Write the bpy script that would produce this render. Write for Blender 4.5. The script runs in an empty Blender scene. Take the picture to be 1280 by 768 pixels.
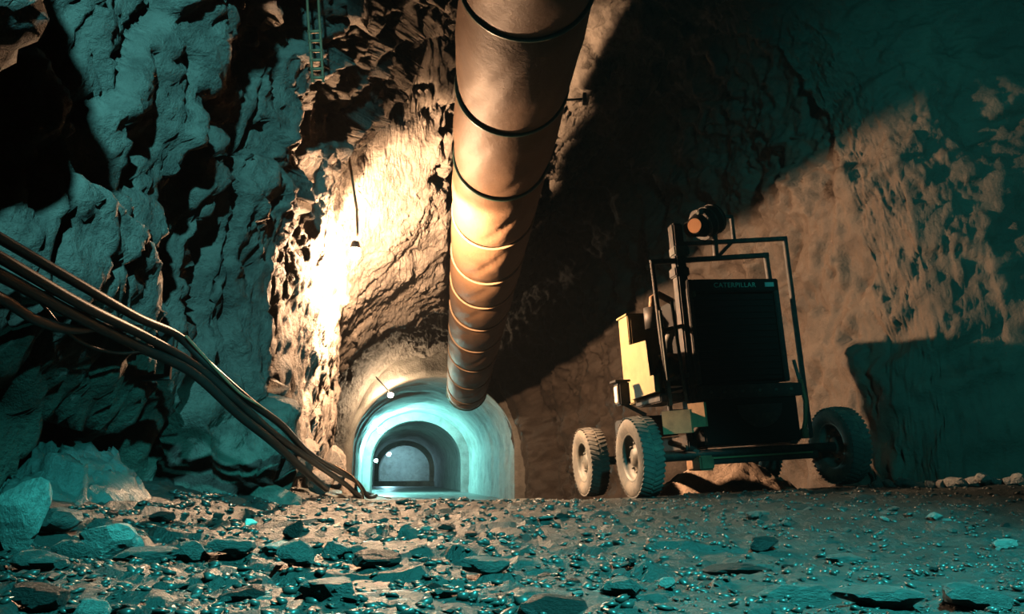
import bpy, bmesh, math, random
import numpy as np
from mathutils import Vector, Matrix

# ------------------------------------------------------------------ camera, world, lights
scene = bpy.context.scene
col = scene.collection
R = math.radians
CAM = Vector((0, 0, 0.4))
FPX = 1000.0
PITCH = math.atan(214 / FPX)
cam_d = bpy.data.cameras.new('camera'); cam = bpy.data.objects.new('camera', cam_d); col.objects.link(cam)
cam_d.sensor_width = 36; cam_d.lens = 36 * FPX / 1280; cam_d.clip_start = 0.05; cam_d.clip_end = 300
cam.location = CAM; cam.rotation_euler = (math.pi / 2 + PITCH, 0, 0)
scene.camera = cam
vs = scene.view_settings
vs.view_transform = 'Standard'; vs.look = 'None'; vs.gamma = 1.0; vs.use_curve_mapping = False
vs.exposure = 0.0
scene.cycles.diffuse_bounces = 0

w = bpy.data.worlds.new('world'); scene.world = w; w.use_nodes = True
w.node_tree.nodes['Background'].inputs[0].default_value = (0.02, 0.30, 0.28, 1)
w.node_tree.nodes['Background'].inputs[1].default_value = 0.12

HAZE = 0.00045
if HAZE:
    vn = w.node_tree.nodes.new('ShaderNodeVolumeScatter'); vn.inputs['Density'].default_value = HAZE; vn.inputs['Anisotropy'].default_value = .3
    w.node_tree.links.new(vn.outputs[0], w.node_tree.nodes['World Output'].inputs['Volume'])
TEAL = (0.07, 0.90, 0.87)
TEAL_BLUE = (0.19, 0.90, 0.97)
def spot(name, loc, target, power, color, angle, blend, radius):
    d = bpy.data.lights.new(name, 'SPOT'); o = bpy.data.objects.new(name, d); col.objects.link(o)
    d.energy = power; d.color = color; d.spot_size = R(angle); d.spot_blend = blend; d.shadow_soft_size = radius
    o.location = loc
    o.rotation_euler = (Vector(target) - Vector(loc)).to_track_quat('-Z', 'Y').to_euler()
    return o
# mercury work lamps hung in the gallery behind the photographer
spot('work_lamp_light', (-0.9, -0.5, 5.0), (-3.1, 6.0, 3.5), 2700, TEAL_BLUE, 48, 0.8, 0.12)
spot('work_lamp_light', (3.2, -2.5, 4.6), (7.3, 10.0, 3.8), 2700, TEAL, 48, 0.9, 0.2)
spot('work_lamp_light', (1.8, 0.6, 4.9), (0.7, 4.3, 0.0), 5200, TEAL, 68, 0.75, 0.12)
WARM = (1.0, 0.60, 0.34)
LAMP = Vector((-2.2, 10.8, 3.46))
LAMP_POWER = 1600.0     # the bare bulb
FLOOD_POWER = 3800.0    # its flood reflector, turned away from the camera towards the face and the right wall

# ------------------------------------------------------------------ helpers
def ray(px, py):
    v = 384 - py
    d = Vector((px - 640, FPX * math.cos(PITCH) - v * math.sin(PITCH), FPX * math.sin(PITCH) + v * math.cos(PITCH)))
    return d / d.y
def at(px, py, Y):
    return CAM + ray(px, py) * Y
def sstep(a, b, x):
    t = np.clip((np.asarray(x, float) - a) / (b - a), 0, 1); return t * t * (3 - 2 * t)

def _h(ix, iy, iz, seed):
    n = (ix.astype(np.uint32) * np.uint32(374761393) + iy.astype(np.uint32) * np.uint32(668265263)
         + iz.astype(np.uint32) * np.uint32(2147483647) + np.uint32(seed * 974711 + 12345))
    n = (n ^ (n >> np.uint32(13))) * np.uint32(1274126177)
    n = (n ^ (n >> np.uint32(16))) * np.uint32(2246822519)
    return n ^ (n >> np.uint32(15))
def rnd(ix, iy, iz, seed):
    return _h(ix, iy, iz, seed).astype(np.float64) / 4294967295.0
def vnoise(P, seed=0):
    I = np.floor(P).astype(np.int64); F = P - I; U = F * F * F * (F * (F * 6 - 15) + 10)
    out = np.zeros(len(P))
    for dx in (0, 1):
        wx = U[:, 0] if dx else 1 - U[:, 0]
        for dy in (0, 1):
            wy = U[:, 1] if dy else 1 - U[:, 1]
            for dz in (0, 1):
                wz = U[:, 2] if dz else 1 - U[:, 2]
                ix, iy, iz = I[:, 0] + dx, I[:, 1] + dy, I[:, 2] + dz
                h = _h(ix, iy, iz, seed)
                gx = (h & np.uint32(1023)) / 511.5 - 1; gy = ((h >> np.uint32(10)) & np.uint32(1023)) / 511.5 - 1
                gz = ((h >> np.uint32(20)) & np.uint32(1023)) / 511.5 - 1
                out += wx * wy * wz * (gx * (F[:, 0] - dx) + gy * (F[:, 1] - dy) + gz * (F[:, 2] - dz))
    return out
def fbm(P, octv=4, seed=0, gain=0.5):
    s = np.zeros(len(P)); a = 1.0; Q = P.copy()
    for k in range(octv):
        s += a * vnoise(Q, seed + k); a *= gain; Q = Q * 2.03 + 11.3
    return s
def cells(P, seed=0, tilt=1.0):
    """fractured-rock blocks: each cell is a randomly offset, randomly tilted plane; also the distance to the joint"""
    I = np.floor(P).astype(np.int64)
    d1 = np.full(len(P), 9e9); d2 = d1.copy(); val = np.zeros(len(P))
    for dx in (-1, 0, 1):
        for dy in (-1, 0, 1):
            for dz in (-1, 0, 1):
                ix, iy, iz = I[:, 0] + dx, I[:, 1] + dy, I[:, 2] + dz
                vx = P[:, 0] - ix - rnd(ix, iy, iz, seed); vy = P[:, 1] - iy - rnd(ix, iy, iz, seed + 1); vz = P[:, 2] - iz - rnd(ix, iy, iz, seed + 2)
                d = vx * vx + vy * vy + vz * vz
                h = rnd(ix, iy, iz, seed + 3) - 0.5
                t = h + tilt * ((rnd(ix, iy, iz, seed + 4) - .5) * vx + (rnd(ix, iy, iz, seed + 5) - .5) * vy + (rnd(ix, iy, iz, seed + 6) - .5) * vz)
                nr = d < d1
                d2 = np.where(nr, d1, np.minimum(d2, d)); val = np.where(nr, t, val); d1 = np.where(nr, d, d1)
    return val, np.sqrt(d2) - np.sqrt(d1)

def mesh_obj(name, verts, faces, m, parent=None, smooth=False):
    me = bpy.data.meshes.new(name)
    if isinstance(verts, np.ndarray):
        me.vertices.add(len(verts)); me.vertices.foreach_set('co', verts.astype(np.float32).ravel())
        faces = np.asarray(faces); k = faces.shape[1]
        me.loops.add(faces.size); me.loops.foreach_set('vertex_index', faces.astype(np.int32).ravel())
        me.polygons.add(len(faces)); me.polygons.foreach_set('loop_start', np.arange(0, faces.size, k, dtype=np.int32))
        me.update(calc_edges=True)
    else:
        me.from_pydata([tuple(v) for v in verts], [], [tuple(f) for f in faces]); me.update()
    if smooth: me.polygons.foreach_set('use_smooth', [True] * len(me.polygons))
    me.materials.append(m)
    o = bpy.data.objects.new(name, me); col.objects.link(o)
    if parent: o.parent = parent
    return o
def tag(o, label=None, cat=None, group=None, kind=None):
    if label: o['label'] = label
    if cat: o['category'] = cat
    if group: o['group'] = group
    if kind: o['kind'] = kind
    return o
def empty(name, loc=(0, 0, 0)):
    o = bpy.data.objects.new(name, None); col.objects.link(o); o.location = loc; o.empty_display_size = .2; return o

class MB:
    def __init__(s): s.v = []; s.f = []; s.sm = []
    def add(s, vs_, fs, sm=False):
        b = len(s.v); s.v += [Vector(v) for v in vs_]; s.f += [tuple(i + b for i in f) for f in fs]; s.sm += [sm] * len(fs); return s
    def box(s, x0, x1, y0, y1, z0, z1, ch=0.0):
        if ch <= 0:
            v = [(x, y, z) for x in (x0, x1) for y in (y0, y1) for z in (z0, z1)]
            return s.add(v, [(0, 1, 3, 2), (4, 6, 7, 5), (0, 4, 5, 1), (2, 3, 7, 6), (0, 2, 6, 4), (1, 5, 7, 3)])
        bm = bmesh.new(); bmesh.ops.create_cube(bm, size=1.0)
        for v in bm.verts: v.co = Vector(((x0 + x1) / 2 + v.co.x * (x1 - x0), (y0 + y1) / 2 + v.co.y * (y1 - y0), (z0 + z1) / 2 + v.co.z * (z1 - z0)))
        bmesh.ops.bevel(bm, geom=list(bm.edges), offset=ch, segments=2, affect='EDGES')
        bm.verts.index_update(); s.add([v.co.copy() for v in bm.verts], [[v.index for v in f.verts] for f in bm.faces]); bm.free(); return s
    def bar(s, a, b, w_, h_=None, up=(0, 0, 1)):
        a, b = Vector(a), Vector(b); h_ = h_ or w_; d = (b - a).normalized(); u = Vector(up)
        if abs(d.dot(u)) > .95: u = Vector((0, 1, 0))
        x = d.cross(u).normalized(); y = x.cross(d)
        c = min(w_, h_) * .15
        prof = [(-w_ / 2 + c, -h_ / 2), (w_ / 2 - c, -h_ / 2), (w_ / 2, -h_ / 2 + c), (w_ / 2, h_ / 2 - c), (w_ / 2 - c, h_ / 2), (-w_ / 2 + c, h_ / 2), (-w_ / 2, h_ / 2 - c), (-w_ / 2, -h_ / 2 + c)]
        v = [p + x * i + y * j for p in (a, b) for i, j in prof]; n = 8
        return s.add(v, [(i, (i + 1) % n, n + (i + 1) % n, n + i) for i in range(n)] + [tuple(range(n - 1, -1, -1)), tuple(range(n, 2 * n))])
    def tube(s, pts, r, n=10, cap=True):
        pts = [Vector(p) for p in pts]; rr = r if isinstance(r, (list, tuple)) else [r] * len(pts)
        v = []; prev = None
        for i, p in enumerate(pts):
            d = (pts[min(i + 1, len(pts) - 1)] - pts[max(i - 1, 0)]).normalized()
            if prev is None: u = d.orthogonal().normalized()
            else: u = (prev - d * prev.dot(d)).normalized()
            prev = u; q = d.cross(u)
            v += [p + (u * math.cos(t * 2 * math.pi / n) + q * math.sin(t * 2 * math.pi / n)) * rr[i] for t in range(n)]
        f = [(i * n + j, i * n + (j + 1) % n, (i + 1) * n + (j + 1) % n, (i + 1) * n + j) for i in range(len(pts) - 1) for j in range(n)]
        s.add(v, f, True)
        if cap:
            k = len(s.v) - len(v); m_ = (len(pts) - 1) * n
            s.f += [tuple(k + j for j in range(n - 1, -1, -1)), tuple(k + m_ + j for j in range(n))]; s.sm += [False, False]
        return s
    def lathe(s, prof, c=(0, 0, 0), axis='X', n=32, closed=False):
        v = []
        for k in range(n):
            t = 2 * math.pi * k / n
            for (a, r) in prof:
                p = (a, r * math.cos(t), r * math.sin(t)) if axis == 'X' else (r * math.cos(t), a, r * math.sin(t)) if axis == 'Y' else (r * math.cos(t), r * math.sin(t), a)
                v.append(Vector(p) + Vector(c))
        m_ = len(prof); last = m_ if closed else m_ - 1
        return s.add(v, [(k * m_ + i, k * m_ + (i + 1) % m_, ((k + 1) % n) * m_ + (i + 1) % m_, ((k + 1) % n) * m_ + i) for k in range(n) for i in range(last)], True)
    def prism(s, poly, axis, a0, a1):
        n = len(poly)
        mk = (lambda p, a: (a, p[0], p[1])) if axis == 'X' else (lambda p, a: (p[0], a, p[1]))
        return s.add([mk(p, a0) for p in poly] + [mk(p, a1) for p in poly], [tuple(range(n)), tuple(range(2 * n - 1, n - 1, -1))] + [(i, n + i, n + (i + 1) % n, (i + 1) % n) for i in range(n)])
    def build(s, name, m, parent=None, loc=None):
        me = bpy.data.meshes.new(name)
        me.from_pydata([tuple(v) for v in s.v], [], s.f); me.update()
        me.polygons.foreach_set('use_smooth', s.sm)
        bm = bmesh.new(); bm.from_mesh(me); bmesh.ops.recalc_face_normals(bm, faces=bm.faces); bm.to_mesh(me); bm.free()
        me.materials.append(m)
        o = bpy.data.objects.new(name, me); col.objects.link(o)
        if parent: o.parent = parent
        if loc is not None: o.location = loc
        return o

# ------------------------------------------------------------------ materials
def mat(name, base, rough=.7, metal=0.0, var=0.0, vscale=3.0, dark=None, bump=0.0, bscale=30.0, spec=.5, dirt=None, dscale=5.0, damt=.5):
    m = bpy.data.materials.new(name); m.use_nodes = True; nt = m.node_tree; N = nt.nodes; L = nt.links
    b = N['Principled BSDF']; b.inputs['Roughness'].default_value = rough; b.inputs['Metallic'].default_value = metal
    b.inputs['Specular IOR Level'].default_value = spec
    tc = N.new('ShaderNodeTexCoord'); src = None
    if var > 0:
        n = N.new('ShaderNodeTexNoise'); n.inputs['Scale'].default_value = vscale; n.inputs['Detail'].default_value = 8; n.inputs['Roughness'].default_value = .65
        L.new(tc.outputs['Object'], n.inputs['Vector'])
        r = N.new('ShaderNodeValToRGB'); r.color_ramp.elements[0].position = .3; r.color_ramp.elements[1].position = .72
        lo = dark or tuple(c * (1 - var) for c in base)
        r.color_ramp.elements[0].color = (*lo, 1); r.color_ramp.elements[1].color = (*base, 1)
        L.new(n.outputs['Fac'], r.inputs['Fac']); src = r.outputs['Color']
    if dirt:
        n2 = N.new('ShaderNodeTexNoise'); n2.inputs['Scale'].default_value = dscale; n2.inputs['Detail'].default_value = 9; n2.inputs['Roughness'].default_value = .7
        L.new(tc.outputs['Object'], n2.inputs['Vector'])
        r2 = N.new('ShaderNodeValToRGB'); r2.color_ramp.elements[0].position = .48; r2.color_ramp.elements[1].position = .66
        r2.color_ramp.elements[1].color = (damt, damt, damt, 1)
        L.new(n2.outputs['Fac'], r2.inputs['Fac'])
        mx = N.new('ShaderNodeMix'); mx.data_type = 'RGBA'
        L.new(r2.outputs['Color'], mx.inputs[0])
        if src: L.new(src, mx.inputs[6])
        else: mx.inputs[6].default_value = (*base, 1)
        mx.inputs[7].default_value = (*dirt, 1); src = mx.outputs[2]
    if src: L.new(src, b.inputs['Base Color'])
    else: b.inputs['Base Color'].default_value = (*base, 1)
    if bump > 0:
        n3 = N.new('ShaderNodeTexNoise'); n3.inputs['Scale'].default_value = bscale; n3.inputs['Detail'].default_value = 6; n3.inputs['Roughness'].default_value = .7
        L.new(tc.outputs['Object'], n3.inputs['Vector'])
        bp = N.new('ShaderNodeBump'); bp.inputs['Strength'].default_value = 1.0; bp.inputs['Distance'].default_value = bump
        L.new(n3.outputs['Fac'], bp.inputs['Height']); L.new(bp.outputs['Normal'], b.inputs['Normal'])
    return m
def emis(name, color, strength):
    m = bpy.data.materials.new(name); m.use_nodes = True; b = m.node_tree.nodes['Principled BSDF']
    b.inputs['Base Color'].default_value = (.8, .8, .8, 1); b.inputs['Emission Color'].default_value = (*color, 1); b.inputs['Emission Strength'].default_value = strength
    return m
M = {}
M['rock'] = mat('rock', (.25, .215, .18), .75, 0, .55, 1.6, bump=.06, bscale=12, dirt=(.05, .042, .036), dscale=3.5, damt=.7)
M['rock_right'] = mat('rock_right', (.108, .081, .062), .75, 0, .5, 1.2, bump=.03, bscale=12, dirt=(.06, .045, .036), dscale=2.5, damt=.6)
M['ground'] = mat('ground', (.040, .047, .043), .45, 0, .6, 2.0, bump=.03, bscale=22)
M['stone'] = mat('stone', (.14, .15, .14), .48, 0, .55, 2.2, bump=.05, bscale=5)
M['stone_pale'] = mat('stone_pale', (.42, .42, .39), .5, 0, .5, 2.2, bump=.05, bscale=5)
M['stone_dark'] = mat('stone_dark', (.03, .029, .027), .5, 0, .5, 2.2, bump=.05, bscale=5)
M['gravel'] = mat('gravel', (.062, .07, .065), .36, 0, .7, 9.0)
M['dirt'] = mat('dirt', (.36, .26, .19), .85, 0, .5, 4.0, bump=.04, bscale=18)
M['lining'] = mat('lining', (.46, .47, .44), .75, 0, .45, .8, bump=.04, bscale=4, dirt=(.14, .14, .12), dscale=1.2, damt=.6)
M['collar'] = mat('collar', (.34, .30, .25), .8, 0, .5, 1.2, bump=.05, bscale=5, dirt=(.10, .085, .07), dscale=1.6, damt=.6)
M['tunnel_floor'] = mat('tunnel_floor', (.30, .30, .28), .35, 0, .4, 1.0, bump=.02, bscale=6)
M['duct'] = mat('duct', (.18, .10, .052), .65, 0, .35, 1.3, dirt=(.16, .09, .05), dscale=2.0, damt=.6, bump=.012, bscale=6)
M['hoop'] = mat('hoop', (.05, .12, .09), .45, .1)
M['hoop_tan'] = mat('hoop_tan', (.30, .19, .11), .6)
M['cable'] = mat('cable', (.010, .010, .009), .45, 0, .3, 8, dirt=(.03, .025, .02), dscale=7, damt=.4)
M['rust'] = mat('rust', (.30, .18, .10), .7, .3, .5, 9)
M['steel_dark'] = mat('steel_dark', (.02, .02, .02), .6, .1, .4, 6, dirt=(.14, .09, .06), dscale=8, damt=.35)
M['black'] = mat('black', (.008, .008, .008), .7, 0, spec=.2)
M['yellow'] = mat('yellow', (.34, .27, .125), .45, 0, .25, 4, dirt=(.22, .16, .07), dscale=6, damt=.6)
M['tan'] = mat('tan', (.62, .36, .20), .6, 0, .35, 5, dirt=(.14, .09, .06), dscale=7, damt=.5)
M['rubber'] = mat('rubber', (.10, .10, .09), .8, 0, .35, 6, dirt=(.26, .22, .17), dscale=5, damt=.5, bump=.004, bscale=40)
M['rim'] = mat('rim', (.12, .13, .12), .6, .2, .4, 7, dirt=(.24, .19, .14), dscale=8, damt=.5)
M['letter'] = mat('letter', (.32, .54, .44), .5)
M['badge'] = mat('badge', (.45, .5, .48), .5)
M['lens'] = mat('lens', (.75, .68, .58), .2)
M['amber'] = mat('amber', (.75, .38, .2), .35)
M['lamp_glow'] = emis('lamp_glow', WARM, LAMP_POWER / (4 * math.pi * .075 ** 2 * math.pi))
M['tunnel_glow'] = emis('tunnel_glow', (.28, .95, .90), 3400)
M['tunnel_glow_dim'] = emis('tunnel_glow_dim', (.28, .95, .90), 200)
M['tunnel_glow_blue'] = emis('tunnel_glow_blue', (.42, .85, 1.0), 450)
M['tunnel_glow_warm'] = emis('tunnel_glow_warm', (1.0, .72, .45), 1400)

# ------------------------------------------------------------------ the rock shell (left wall, roof, right wall in one sweep)
XL = np.array([(-7, -4.2), (3.2, -3.9), (3.9, -3.75), (4.4, -3.6), (5.2, -3.15), (6.55, -3.0), (6.8, -3.25), (7.0, -3.05), (7.25, -2.95), (7.4, -3.2), (7.6, -2.85), (8.3, -2.64), (8.55, -2.75), (8.9, -3.3), (9.5, -2.95), (10.2, -2.8), (11, -2.74), (12.4, -2.8),
               (13.6, -3.0), (14.6, -3.5), (16, -4.2), (20, -5.0), (24, -5.5), (27.3, -5.6)])
XR = np.array([(-7, 9.0), (4, 10.0), (8, 10.0), (10.35, 9.4), (10.45, 7.8), (10.57, 6.7), (10.82, 5.85), (11.3, 5.35), (12.2, 5.0), (14, 4.55), (18, 3.6), (22, 2.35), (23.6, 1.75), (25.2, 1.5), (25.8, .55), (27.3, .25)])
HH = np.array([(-7, 8.5), (8, 8.2), (12, 7.6), (16, 7.2), (20, 6.6), (24, 5.4), (26, 4.6), (27.3, 4.15)])
NN = np.array([(-7, 3.6), (14, 3.4), (20, 2.8), (27.3, 2.5)])
CAP = np.array([(-7, 12), (10.4, 11), (11.2, 8.0), (11.9, 6.4), (12.6, 5.65), (13.4, 5.15), (14.5, 4.65), (15.5, 4.3), (16.4, 4.05), (17.2, 4.0), (18, 4.7), (20, 4.8), (22, 4.7), (24, 4.6), (27.3, 5.2)])
def build_shell():
    ys = np.concatenate([np.arange(-7, 3, .16), np.arange(3, 9.3, .032), np.arange(9.3, 10.3, .03), np.arange(10.3, 11.3, .007), np.arange(11.3, 14, .032), np.arange(14, 27.31, .065)])
    tt = np.concatenate([np.linspace(0, .38, 300)[:-1], np.linspace(.38, .62, 130)[:-1], np.linspace(.62, 1, 200)])
    Yg, T = np.meshgrid(ys, tt, indexing='ij')
    xl = np.interp(Yg, XL[:, 0], XL[:, 1]); xr = np.interp(Yg, XR[:, 0], XR[:, 1]); H = np.interp(Yg, HH[:, 0], HH[:, 1]); n = np.interp(Yg, NN[:, 0], NN[:, 1])
    # the joints and the pilaster of the left wall only run up to the haunch
    cx = (xl + xr) / 2; a = (xr - xl) / 2
    # arc-length-like parameter: stretch walls
    ph = math.pi * (1 - T); ph = ph + .18 * np.sin(2 * ph)
    c, s = np.cos(ph), np.sin(ph)
    X = cx + a * np.sign(c) * np.abs(c) ** (2 / n); Z = -.9 + (H + .9) * np.abs(s) ** (2 / n)
    # the roof sinks towards the tunnel and hangs lower on the left, over the lamp
    capy = np.interp(Yg, CAP[:, 0], CAP[:, 1]); csl = np.interp(Yg, [10.8, 11.8, 13, 15, 17], [0, .9, .7, .2, 0]); cq = np.interp(Yg, [11.5, 13, 17, 19], [0, .2, .2, 0])
    xx = np.clip(-X - .9, 0, 4); cap = capy - csl * xx - cq * xx ** 2 + np.interp(Yg, [12, 13.5, 17.3, 19], [.3, 1.8, 2.0, .6]) * sstep(0, .35, X - np.interp(Yg, [12.5, 14, 16], [-1.1, -1.2, -1.5])) + 2.0 * sstep(-.2, 1.6, X)
    kk = .35; hh = np.clip(.5 + .5 * (cap - Z) / kk, 0, 1); Z = cap * (1 - hh) + Z * hh - kk * hh * (1 - hh)
    left = 1 - sstep(.30, .46, T); right = sstep(.56, .66, T)
    # undercut foot of the near left wall
    X -= left * .38 * (1 - sstep(.4, 1.2, Z)) * sstep(4, 5.5, Yg) * (1 - sstep(6.6, 7.6, Yg))
    # unseen nib of rock near the camera, added to shade the nearest wall
    X += left * 1.0 * sstep(2.3, 2.9, Z) * (1 - sstep(3.5, 4.6, Z)) * sstep(2.8, 3.5, Yg) * (1 - sstep(3.75, 4.1, Yg))
    # toe of the pilaster, pushed out to keep lamp light off the rubble heap
    X += left * .24 * (1 - sstep(1.4, 2.5, Z)) * sstep(7.5, 8.1, Yg) * (1 - sstep(8.4, 8.8, Yg))
    P = np.stack([X, Yg, Z], -1)
    du = np.gradient(P, axis=0); dv = np.gradient(P, axis=1); Nn = np.cross(du, dv); Nn /= np.linalg.norm(Nn, axis=-1, keepdims=True) + 1e-9
    # outward
    ctr = np.stack([cx, Yg, np.full_like(cx, 2.5)], -1); sg = np.sign(np.sum(Nn * (P - ctr), -1, keepdims=True)); Nn *= sg
    # smooth the normals a little
    for _ in range(6):
        Nn[1:-1] = (Nn[:-2] + Nn[1:-1] * 2 + Nn[2:]) / 4; Nn[:, 1:-1] = (Nn[:, :-2] + Nn[:, 1:-1] * 2 + Nn[:, 2:]) / 4
    Nn /= np.linalg.norm(Nn, axis=-1, keepdims=True) + 1e-9
    Q = P.reshape(-1, 3); y = Yg.ravel(); z = Z.ravel(); lf = left.ravel(); rt = right.ravel(); t = T.ravel()
    Wp = Q + .25 * np.stack([fbm(Q * .9, 3, 5), fbm(Q * .9, 3, 15), fbm(Q * .9, 3, 25)], -1)
    big, e1 = cells(Wp * np.array([.9, .9, .55]), 11, 1.3)
    med, e2 = cells(Wp * np.array([2.2, 2.2, 1.5]), 31, 1.6)
    sml, e3 = cells(Wp * np.array([6, 6, 4.5]), 51, 1.8)
    tiny, e4 = cells(Wp * 15, 71, 1.8)
    rough = fbm(Q * 1.1, 6, 3, .55)
    dL = .20 * rough + .42 * big + .16 * med + .05 * sml + .016 * tiny + .10 * (1 - sstep(0, .09, e1)) + .03 * (1 - sstep(0, .1, e2))
    # right wall: scraped rock with slanting striations
    q = np.stack([(Q[:, 1] * .62 + Q[:, 2] * .78) * 2.4, (Q[:, 1] * -.78 + Q[:, 2] * .62) * .55, Q[:, 0] * 1.0], -1)
    stri = fbm(q + .4 * np.stack([rough, rough, rough], -1), 5, 91, .55)
    dR = .30 * rough + .26 * stri + .20 * big + .05 * med + .022 * sml + .008 * tiny
    # lit bulge behind the lamp: finely pitted
    pit = fbm(Q * 5, 4, 45, .6)
    dB = (.13 * rough + .07 * big + .035 * med + .025 * sml + .014 * tiny) + .07 * np.maximum(pit - .15, 0)
    bl = sstep(8.8, 9.6, y) * (1 - sstep(4.4, 5.8, z)) * lf
    top = 1 - np.clip(lf + rt, 0, 1)
    dC = .35 * rough + .25 * big + .14 * med + .05 * sml + .016 * tiny
    up = lf * sstep(4.2, 6.0, z)
    D = (lf * dL * (1 - bl)) + bl * dB + rt * dR + top * dC + up * (.25 * med + .12 * sml)
    # the sloping brow behind the lamp is smoother than the blasted roof
    br = sstep(10.6, 11.4, y) * (1 - sstep(5.6, 6.6, z)) * (1 - rt) * sstep(2.2, 3.2, z) * (1 - sstep(17, 20, y))
    D = D * (1 - br) + br * (.16 * rough + .07 * big + .05 * med + .026 * sml + .012 * tiny)
    # the face turned to the camera at the far right is only scraped
    fr = rt * (1 - sstep(10.6, 11.8, y)); D = D * (1 - fr) + fr * (.10 * rough + .20 * stri + .05 * big + .03 * med + .012 * sml)
    # a drilled-out pocket above the lamp
    hp = np.array(at(553, 222, 1.0)) - np.array(CAM); hp /= np.linalg.norm(hp); rel = Q - np.array(CAM); rd = rel / (np.linalg.norm(rel, axis=1, keepdims=True))
    hd = np.sqrt(np.sum(((rd - hp) * np.array([2.0, 1.3, 1.3])) ** 2, 1)) * np.linalg.norm(rel, axis=1)
    D += .45 * (1 - sstep(.12, .38, hd + .25 * pit))
    D *= 1 - .75 * sstep(24.5, 27, y)
    D = np.clip(D, -.55, .9)
    V = Q + Nn.reshape(-1, 3) * D[:, None]
    ny, nt_ = len(ys), len(tt)
    idx = np.arange(ny * nt_).reshape(ny, nt_)
    def part(name, c0, c1, m):
        sub = idx[:, c0:c1 + 1]; vv = V[sub.ravel()]; k = c1 - c0 + 1
        l = np.arange(ny * k).reshape(ny, k)
        F = np.stack([l[:-1, :-1].ravel(), l[:-1, 1:].ravel(), l[1:, 1:].ravel(), l[1:, :-1].ravel()], -1)
        o = mesh_obj(name, vv, F, m, smooth=True); o['kind'] = 'structure'; return o
    tag(part('wall_left', 0, 299, M['rock']), 'fractured rock wall on the left with deep vertical joints')
    tag(part('ceiling', 299, 428, M['rock']), 'rough blasted rock roof of the cavern')
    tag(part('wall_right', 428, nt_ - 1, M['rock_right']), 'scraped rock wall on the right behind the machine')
build_shell()

# ------------------------------------------------------------------ ground
def ground0(x, y):
    x = np.asarray(x, float); y = np.asarray(y, float)
    g = .14 * sstep(3, 9.5, y)
    far = .385 - .0275 * y
    g = np.where(y > 9.5, np.minimum(g, far + .016), g)
    g = g + .05 * np.maximum(x - .8, 0) * sstep(4, 8.5, y) * (1 - sstep(13, 20, y))
    g = g + .26 * sstep(-1.9, -3.3, x) * sstep(2.5, 5.5, y) * (1 - .6 * sstep(12, 18, y))
    return g
def ground(x, y):
    x = np.atleast_1d(np.asarray(x, float)); y = np.atleast_1d(np.asarray(y, float))
    Q = np.stack([x, y, np.zeros_like(x)], -1)
    amp = .25 + .75 * (1 - sstep(7, 12, y)); amp = amp * (.6 + .4 * (1 - sstep(0, 1.5, x)))
    c, e = cells(Q * np.array([2.6, 3.2, 1]), 201, 1.4)
    return ground0(x, y) + amp * (.07 * fbm(Q * .9, 3, 61) + .05 * c + .025 * fbm(Q * 5, 3, 66))
def gz(x, y): return float(ground(x, y)[0])
def build_ground():
    ys = np.concatenate([np.arange(-7, 0, .25), np.arange(0, 5, .025), np.arange(5, 12, .05), np.arange(12, 29, .15)])
    xs = np.concatenate([np.arange(-6.6, -4, .15), np.arange(-4, 4, .035), np.arange(4, 7, .12)])
    Yg, Xg = np.meshgrid(ys, xs, indexing='ij')
    x, y = Xg.ravel(), Yg.ravel(); Q = np.stack([x, y, np.zeros_like(x)], -1)
    c2, _ = cells(Q * 9, 231, 1.5)
    z = ground(x, y) + .012 * c2 * (1 - sstep(8, 12, y))
    V = np.stack([x, y, z], -1); l = np.arange(len(x)).reshape(Xg.shape)
    F = np.stack([l[:-1, :-1].ravel(), l[:-1, 1:].ravel(), l[1:, 1:].ravel(), l[1:, :-1].ravel()], -1)
    o = mesh_obj('floor', V, F, M['ground'], smooth=True); tag(o, 'wet gravelly cavern floor strewn with stones', kind='structure')
build_ground()
def hit(px, py):
    """where a line of sight meets the cavern floor"""
    d = ray(px, py); prev = .9
    for k in range(2400):
        y = .9 + k * .012; p = CAM + d * y
        if p.z <= float(ground0(p.x, y)): return Vector((p.x, y, gz(p.x, y)))
    p = CAM + d * 20; return Vector((p.x, 20, gz(p.x, 20)))

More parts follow.
